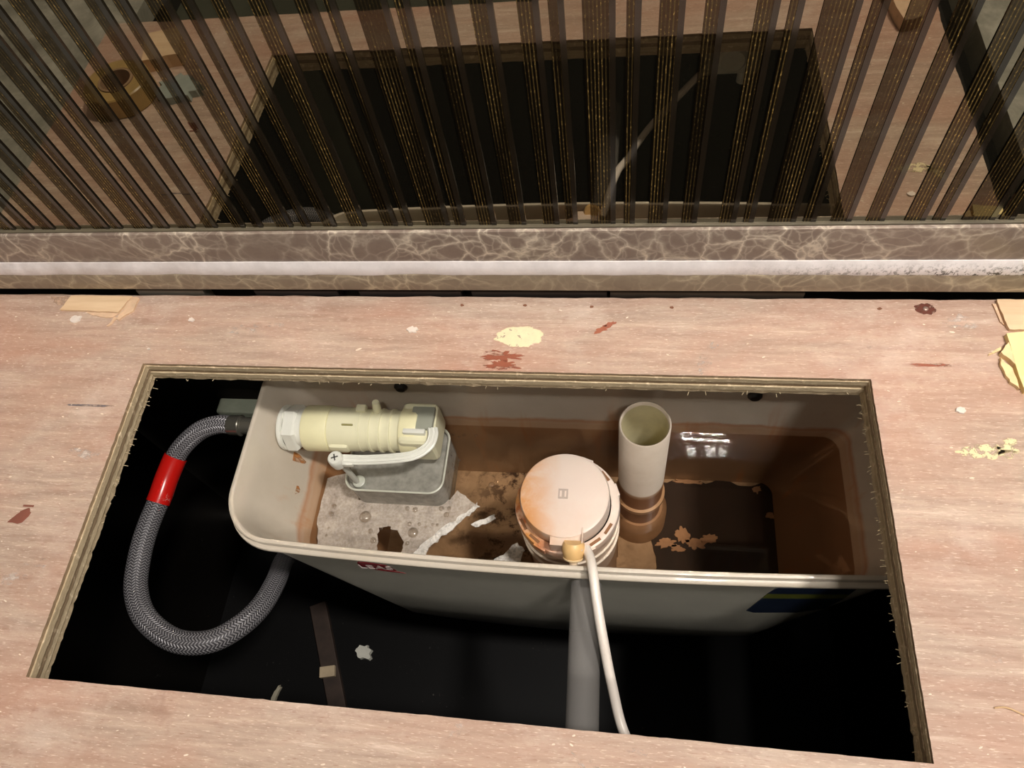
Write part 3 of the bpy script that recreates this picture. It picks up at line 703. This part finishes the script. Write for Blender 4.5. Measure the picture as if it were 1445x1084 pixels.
for a in range(0, 360, 45):
    bm = bmesh.new(); box(bm, -.001, .0014, -.0014, .0014, -.052, .0, .0004); ang = math.radians(a + 15)
    bm.transform(Matrix.Translation((bx + .0341 * math.cos(ang), by + .0341 * math.sin(ang), -.185)) @ Matrix.Rotation(ang, 4, 'Z')); fvp('rib', bm, simple('rib_plastic', (186, 158, 130), .5), smooth=False)
# bracket and nozzle at the front
bm = poly([(bx - .0085, by - .022), (bx + .0125, by - .0225), (bx + .0125, by - .0340), (bx - .0085, by - .0335)], -.0970, -.0795); 
nz = fvp('nozzle_bracket', bm, CAP, smooth=False)
bm = bmesh.new(); box(bm, bx + .0118, bx + .0128, by - .0370, by - .0215, -.0990, -.0772, .0002); fvp('bracket_fin', bm, CAP, smooth=False)
ORG = simple('amber_plastic', (226, 184, 124), .4, .1, 90)
rot = Matrix.Rotation(math.radians(-48), 4, 'X')
bm = bmesh.new(); lathe(bm, [(.0060, .003), (.0072, .0010), (.0074, -.0030), (.0064, -.0075), (.0046, -.0098), (.0028, -.0100)], (0, 0, 0), 'Z', 32, True, True)
bm.transform(Matrix.Translation((bx + .0068, by - .0330, -.0805)) @ rot)
nzl = fvp('nozzle', bm, ORG, 'amber tube nozzle')
bm = bmesh.new(); lathe(bm, [(.0060, -.0072), (.0068, -.0076), (.0066, -.0086), (.0050, -.0092)], (0, 0, 0), 'Z', 28); bm.transform(Matrix.Translation((bx + .0068, by - .0330, -.0805)) @ rot); fvp('nozzle_ring', bm, simple('ring_cream', (232, 204, 160), .4))
bm = bmesh.new(); lathe(bm, [(.0027, -.0095), (.0027, -.0145), (.0022, -.0152)], (0, 0, 0), 'Z', 20, True, True)
bm.transform(Matrix.Translation((bx + .0068, by - .0330, -.0805)) @ rot); q = fvp('nozzle_spigot', bm, simple('spigot', (230, 206, 176), .4))
# faint moulded mark on the cap
GRY = simple('moulded_grey', (176, 160, 148), .5, .05)
bm = bmesh.new(); box(bm, bx - .0050, bx + .0015, by - .0025, by + .0045, -.0779, -.0774, .0001); fvp('moulded_square', bm, GRY, 'faint grey moulded square mark', smooth=False)
bm = bmesh.new(); box(bm, bx - .0040, bx - .0026, by - .0012, by + .0030, -.0775, -.07725); box(bm, bx - .0008, bx + .0004, by - .0012, by + .0030, -.0775, -.07725); fvp('moulded_bar', bm, CAP, smooth=False)

# push tube from the valve over the rim to the button housing
pts = [(.2905, -.0815, -.0840), (.2935, -.0890, -.0795), (.2956, -.0985, -.0765), (.2985, -.1150, -.0800), (.3030, -.1360, -.0860), (.3090, -.1600, -.0985), (.3168, -.1850, -.1060), (.3300, -.2040, -.1000), (.3470, -.2140, -.0850), (.3660, -.2200, -.0650), (.3790, -.2220, -.0500)]
bm = bmesh.new(); tube(bm, catmull(pts, 10), .0031, 18)
tag(obj('air_tube', bm, simple('white_tube', (232, 222, 212), .35, .04), None, True, 60), 'thin white flexible tube crossing the cistern rim and dropping under the plywood', 'tube')
bh = empty('button_housing', (.397, -.2250, -.040)); tag(bh, 'pale push-button housing under the near plywood edge, seen in the glass', 'button housing')
PG = simple('pale_grey_plastic', (244, 244, 234), .4)
bm = box(bmesh.new(), -.023, .023, -.009, .007, -.018, .014, .003); obj('housing_body', bm, PG, bh, True, 40)
bm = bmesh.new(); lathe(bm, [(.012, -.004), (.012, .003), (.010, .005)], (0, .006, -.002), 'Y', 24, False, True); obj('housing_cap', bm, PG, bh, True, 40)
bm = bmesh.new(); lathe(bm, [(.005, -.030), (.005, -.016)], (.012, 0, 0), 'Z', 16, True, True); obj('housing_spout', bm, PG, bh, True, 40)

# faint see-through grey cylinder running forward from the cistern
bm = bmesh.new(); tube(bm, [Vector((.2905, -.0990, -.103)), Vector((.2912, -.14, -.103)), Vector((.2930, -.2335, -.103))], .0100, 28)
gb = MT('cloudy_grey'); v = gb.mapping((1, .2, 1)); gb.color(gb.ramp(gb.noise(v, 30), [(.3, s2l(150, 146, 142)), (.7, s2l(170, 166, 162))])).set(Roughness=.7, Alpha=.36)
tag(obj('grey_band', bm, gb.m, None, True, 50), 'dull grey straight band between the cistern front and the black board', 'tube')

# ------------------------------------------------------------------ fill valve
fl = empty('fill_valve', (.050, .0105, -.110)); tag(fl, 'pale yellow horizontal fill valve screwed through the left cistern wall', 'fill valve')
YB = simple('pale_yellow_plastic', (226, 222, 190), .35, .05, 40); YB2 = simple('yellower_plastic', (232, 226, 184), .38, .05, 40); WN = simple('white_nut', (224, 224, 214), .35, .04)
def flp(name, bm, mt, label=None, par=None, smooth=True, ang=32):
    q = obj(name, bm, mt, par or fl, smooth, ang)
    if label: q['label'] = label
    return q
bm = bmesh.new(); lathe(bm, [(.0172, -.0005), (.0180, .0006), (.0178, .0030), (.0160, .0036)], (0, 0, 0), 'X', 40, True); flp('washer', bm, WN)
bm = bmesh.new(); lathe(bm, [(.0172, .0030), (.0185, .0045), (.0185, .0120), (.0165, .0140), (.0140, .0142)], (0, 0, 0), 'X', 6, True, True)
bm.transform(Matrix.Rotation(math.radians(15), 4, 'X')); flp('hex_nut', bm, WN, 'white hexagonal back nut', smooth=False)
bm = bmesh.new(); lathe(bm, [(.0150, .0125), (.0154, .0180), (.0172, .0200), (.0176, .0205)], (0, 0, 0), 'X', 40); flp('neck', bm, WN)
bm = bmesh.new(); lathe(bm, [(.0150, .0185), (.0176, .0190), (.0180, .0200), (.0180, .0385), (.0176, .0395), (.0160, .0398)], (0, 0, 0), 'X', 48, True, True); flp('collar', bm, YB2, 'yellowed ribbed collar')
bm = bmesh.new(); lathe(bm, [(.0160, .0390), (.0172, .0400), (.0170, .0600), (.0160, .0700), (.0158, .0800), (.0156, .0980), (.0160, .1000)], (0, 0, 0), 'X', 48); flp('valve_body', bm, YB)
for h in (.0640, .0720, .0800, .0880):
    bm = bmesh.new(); lathe(bm, [(.0155, h - .0012), (.0170, h - .0008), (.0170, h + .0008), (.0155, h + .0012)], (0, 0, 0), 'X', 40); flp('body_ridge', bm, YB)
bm = bmesh.new(); lathe(bm, [(.0155, .0960), (.0185, .0968), (.0190, .0990), (.0190, .1080), (.0184, .1100), (.0150, .1102)], (0, 0, 0), 'X', 48, True, True); flp('end_ring', bm, YB2)
bm = bmesh.new(); box(bm, .0960, .1240, -.0168, .0180, -.0170, .0150, .0050, 3); hd = flp('end_housing', bm, YB, 'rounded square end housing')
GF = simple('grey_diaphragm_plastic', (150, 152, 138), .4, .06)
bm = bmesh.new(); box(bm, .1050, .1225, -.0060, .0130, .0120, .0175, .0015, 2); flp('grey_insert', bm, GF, 'grey recessed insert')
bm = bmesh.new(); box(bm, .1010, .1180, -.0105, -.0065, .0130, .0190, .0010, 2); flp('lever_pivot', bm, WN)
bm = bmesh.new(); tube(bm, [Vector((.0760, .0100, .0110)), Vector((.0770, .0120, .0190)), Vector((.0772, .0125, .0225))], lambda t: .0034 - .0008 * t, 16); flp('inlet_nib', bm, YB)
bm = bmesh.new(); box(bm, .0600, .0680, .008, .014, .0100, .0165, .0015); flp('side_tab', bm, YB)
bm = bmesh.new(); box(bm, .0400, .0560, -.0190, -.0100, -.004, .006, .0030); flp('side_boss', bm, YB)
bm = bmesh.new(); box(bm, .0520, .0610, -.0050, -.0035, .0150, .0172, .0006); flp('clip_slot', bm, simple('olive_shadow_slot', (150, 144, 92), .5))
# float arm
arm = [(.0600, -.0330, .0180), (.0760, -.0322, .0165), (.0980, -.0302, .0170), (.1130, -.0270, .0170), (.1222, -.0200, .0175), (.1245, -.0120, .0180), (.1235, -.0060, .0185)]
P_ = catmull(arm, 8); ar = empty_arm = None
bm = bmesh.new(); tube(bm, P_, .0042, 14, True, False, (.95, .45)); am = flp('float_arm', bm, WN, 'curved grey-white float arm')
for k in (-1, 0, 1):
    path = []
    for i, q in enumerate(P_):
        t = (P_[min(i + 1, len(P_) - 1)] - P_[max(i - 1, 0)]).normalized(); s_ = Vector((t.y, -t.x, 0)).normalized()
        path.append(q + s_ * k * .0024 + Vector((0, 0, .0019)))
    bm = bmesh.new(); tube(bm, path, .00055, 8); flp('arm_ridge', bm, WN, par=am)
bm = bmesh.new(); lathe(bm, [(.0052, -.0060), (.0058, -.0010), (.0056, .0040), (.0048, .0052), (.0001, .0054)], (.0555, -.0340, .0180), 'Z', 28, True); sc = flp('adjusting_screw', bm, WN, 'round screw head with cross recess')
for a in (20, 110):
    bm = bmesh.new(); box(bm, -.0026, .0026, -.0005, .0005, -.0002, .0004); bm.transform(Matrix.Translation((.0555, -.0340, .0233)) @ Matrix.Rotation(math.radians(a), 4, 'Z')); flp('cross_recess', bm, simple('recess_dark', (86, 84, 80), .6), par=sc, smooth=False)
bm = bmesh.new(); box(bm, .0560, .0680, -.0375, -.0300, .0130, .0185, .0016); flp('arm_socket', bm, WN)
bm = bmesh.new(); tube(bm, [Vector((.0570, -.0340, .0140)), Vector((.0580, -.0335, -.0300))], .0022, 14); flp('adjusting_rod', bm, simple('rod_grey', (190, 190, 180), .4))
# float cup
CUP = MT('translucent_grey_cup'); v = CUP.mapping()
CUP.color(CUP.ramp(CUP.noise(v, 120, 5), [(.35, s2l(140, 138, 130)), (.7, s2l(176, 174, 164))])).set(Roughness=.25, Alpha=.75); CUP = CUP.m
def rr_ring(x0, x1, y0, y1, r, z, n=8):
    out = []
    for cx, cy, a0 in ((x1 - r, y1 - r, 0), (x0 + r, y1 - r, PI / 2), (x0 + r, y0 + r, PI), (x1 - r, y0 + r, 1.5 * PI)):
        for k in range(n + 1):
            a = a0 + PI / 2 * k / n; out.append(Vector((cx + r * math.cos(a), cy + r * math.sin(a), z)))
    return out
X0, X1, Y0, Y1 = .0475, .1260, -.0400, .0160
bm = bmesh.new()
rings = [rr_ring(X0 + .0008, X1 - .0008, Y0 + .0008, Y1, .010, -.0700), rr_ring(X0, X1, Y0, Y1, .011, -.0280), rr_ring(X0, X1, Y0, Y1, .011, -.0252), rr_ring(X0 + .0012, X1 - .0012, Y0 + .0012, Y1 - .0012, .010, -.0252), rr_ring(X0 + .0014, X1 - .0014, Y0 + .0014, Y1 - .0014, .010, -.0285)]
loft(bm, rings, True, True, True); flp('float_cup', bm, CUP, 'cloudy grey float cup dipping in the water')
bm = bmesh.new(); tube(bm, [Vector(p_) for p_ in rr_ring(X0, X1, Y0, Y1, .011, -.0250)] + [Vector(rr_ring(X0, X1, Y0, Y1, .011, -.0250)[0])], .0008, 8); flp('cup_rim', bm, simple('cup_rim_pale', (190, 190, 176), .3))
bm = bmesh.new(); lathe(bm, [(.0050, -.0285), (.0050, -.0240), (.0036, -.0232)], (.0590, -.0330, 0), 'Z', 20, True, True); flp('cup_boss', bm, simple('boss_grey', (176, 178, 166), .35))

# outside connection and braided hose
hs = empty('braided_hose', (.040, .0105, -.110)); tag(hs, 'braided steel supply hose looping left of the cistern with a red sleeve', 'hose')
def hp(name, bm, mt, label=None, smooth=True):
    q = obj(name, bm, mt, hs, smooth, 35); q.location = -hs.location
    if label: q['label'] = label
    return q
bm = bmesh.new(); lathe(bm, [(.0130, .0385), (.0150, .0375), (.0150, .0290), (.0120, .0260), (.0095, .0255)], (0, .0105, -.110), 'X', 8, True, True); hp('wall_nut', bm, simple('black_nylon', (28, 28, 30), .4), 'black nylon nut')
bm = bmesh.new(); lathe(bm, [(.0066, .0270), (.0068, .0130), (.0082, .0126), (.0086, .0120), (.0082, .0112), (.0080, .0030), (.0076, .0020)], (0, .0105, -.110), 'X', 28, True, True); hp('ferrule', bm, simple('ferrule_metal', (150, 146, 134), .25, .05, 40, Metallic=.8), 'shiny crimped metal ferrule')
hpath = [(.0060, .0105, -.110), (-.0080, .0110, -.1105), (-.0250, .0060, -.1140), (-.0410, -.0080, -.1210), (-.0480, -.0270, -.1270), (-.0510, -.0450, -.1310), (-.0560, -.0680, -.1360), (-.0578, -.0905, -.1410), (-.0540, -.1150, -.1450), (-.0400, -.1350, -.1480), (-.0140, -.1480, -.1520), (.0100, -.1460, -.1580), (.0250, -.1320, -.1680), (.0300, -.1120, -.1850), (.0270, -.0880, -.2050), (.0170, -.0620, -.2320), (.0100, -.0350, -.2700), (.0050, -.0100, -.3300), (.0050, .0000, -.5000)]
HP = catmull(hpath, 10)
bm = bmesh.new(); tube(bm, HP, lambda t: .0074 + .0012 * min(1, t * 2.2), 36, True, True); hp('hose_tube', bm, mat_braid(), 'silver and black braid')
bm = bmesh.new(); i0, i1 = 33, 52; tube(bm, HP[i0:i1 + 1], .0090, 32)
rm = MT('red_sleeve'); v = rm.mapping(); rm.color(rm.mix(rm.ramp(rm.noise(v, 120, 5, .7), [(.64, K4), (.70, (.7,) * 3 + (1,))]), s2l(214, 30, 24), s2l(222, 170, 160))).set(Roughness=.22)
hp('sleeve', bm, rm.m, 'glossy red plastic sleeve')

# ------------------------------------------------------------------ odds and ends in the dark
def bt(name, bm, mt, label, cat, group=None, **k): return tag(obj(name, bm, mt, **k), label, cat, group)
bm = bmesh.new(); box(bm, -.010, .010, -.075, .075, -.004, .004, .0008); bm.transform(Matrix.Translation((-.022, -.112, -.496)) @ Matrix.Rotation(.42, 4, 'Z'))
bt('wooden_batten', bm, simple('dark_batten', (58, 44, 36), .7, .3), 'dark wooden batten lying on the floor below the hose', 'batten')
bm = bmesh.new(); box(bm, -.009, .009, -.006, .006, -.003, .003, .0008); bm.transform(Matrix.Translation((-.0205, -.120, -.489)) @ Matrix.Rotation(.2, 4, 'Z'))
bt('wood_chip', bm, simple('pale_chip', (190, 170, 140), .8), 'pale square wood chip on the dark batten', 'wood chip')
bt('plaster_lump', blob(.0161, -.094, .010, .008, -.500, .006, .4, 20, 3), simple('plaster_white', (210, 208, 196), .8), 'small white plaster lump on the dark floor right of the batten', 'plaster')
bt('wood_sliver', blob(-.081, -.150, .003, .012, -.500, .004, .3, 20, 8, -.3), simple('sliver', (180, 172, 150), .8), 'thin pale sliver on the floor under the hose loop', 'sliver')
bm = bmesh.new(); box(bm, -.046, -.006, .046, .0604, -.188, -.158, .002)
bt('wall_bracket', bm, simple('dull_green_grey', (160, 166, 148), .6), 'dull grey-green bracket on the wall behind the hose ferrule', 'bracket')
bm = box(bmesh.new(), -.040, .022, -.2338, -.2250, -.48, -.018, .001)
bt('grey_board', bm, simple('grey_green_board', (110, 118, 104), .5, .15, 20), 'grey-green upright board at the left of the black front board, seen in the glass', 'board')

# roll of tape and scraps on the plywood, seen only in the glass
tr = empty('tape_roll', (-.1180, -.1450, 0)); tag(tr, 'roll of brownish tape lying on the plywood, seen reflected at upper left', 'tape roll')
bm = bmesh.new(); lathe(bm, [(.0150, .001), (.0150, .017), (.0160, .018), (.0270, .018), (.0280, .017), (.0280, .001), (.0270, 0), (.0160, 0), (.0150, .001)], (0, 0, 0), n=40); obj('tape_winding', bm, simple('amber_tape', (170, 140, 84), .35, .2, 30), tr, True, 40)
bm = bmesh.new(); lathe(bm, [(.0130, .0), (.0150, .0), (.0150, .0185), (.0130, .0185), (.0130, 0)], (0, 0, 0), n=40); obj('tape_core', bm, simple('card_core', (150, 120, 90), .8), tr, True, 40)
bt('cloth_scrap', blob(-.070, -.150, .020, .016, 0, .006, .35, 30, 44), simple('grey_cloth', (150, 158, 152), .8), 'crumpled pale grey scrap on the plywood beside the tape roll, in reflection', 'scrap')
bt('wood_offcut', poly([(-.120, -.215), (-.088, -.225), (-.078, -.185), (-.110, -.178)], 0, .012, .001, 3, 3), PINE, 'tan wooden offcut on the near plywood corner, in reflection', 'wood block')
bt('wood_offcut', poly([(.505, -.235), (.535, -.225), (.528, -.19), (.512, -.185)], 0, .01, .001, 4, 3), PINE2, 'torn pine offcut at the near right plywood corner, in reflection', 'wood block')

# ceiling fixture above and behind the photographer: tubes in a frame
lf = empty('ceiling_light', (.655, -1.01, 2.15)); tag(lf, 'ceiling light with short bright tubes above the hatch, outside the frame', 'ceiling light')
EM = bpy.data.materials.new('lamp_tube'); EM.use_nodes = True; nt = EM.node_tree; nt.nodes.remove(nt.nodes['Principled BSDF'])
e = nt.nodes.new('ShaderNodeEmission'); e.inputs[0].default_value = (1, .94, .86, 1); e.inputs[1].default_value = LAMP; nt.links.new(e.outputs[0], nt.nodes['Material Output'].inputs[0])
EP = EM.copy(); EP.name = 'lamp_panel'; [n_ for n_ in EP.node_tree.nodes if n_.type == 'EMISSION'][0].inputs[1].default_value = LAMP * .2
for x, y, l in ((-.085, -.055, .045), (-.010, -.052, .040), (.045, -.050, .045), (-.080, -.025, .040), (-.030, -.023, .035), (.025, -.022, .040), (.075, -.020, .030)):
    bm = bmesh.new(); tube(bm, [Vector((x - l / 2, y, -.01)), Vector((x + l / 2, y, -.01))], .006, 8); obj('light_tube', bm, EM, lf, True)
for x, y in ((-.065, .030), (.010, .028), (.060, .030)):
    bm = bmesh.new(); box(bm, x - .018, x + .018, y - .022, y + .022, -.012, -.008, .001); obj('light_panel', bm, EP, lf)
obj('light_tray', box(bmesh.new(), -.13, .13, -.08, .07, .004, .02), simple('tray_grey', (60, 60, 58), .7), lf)
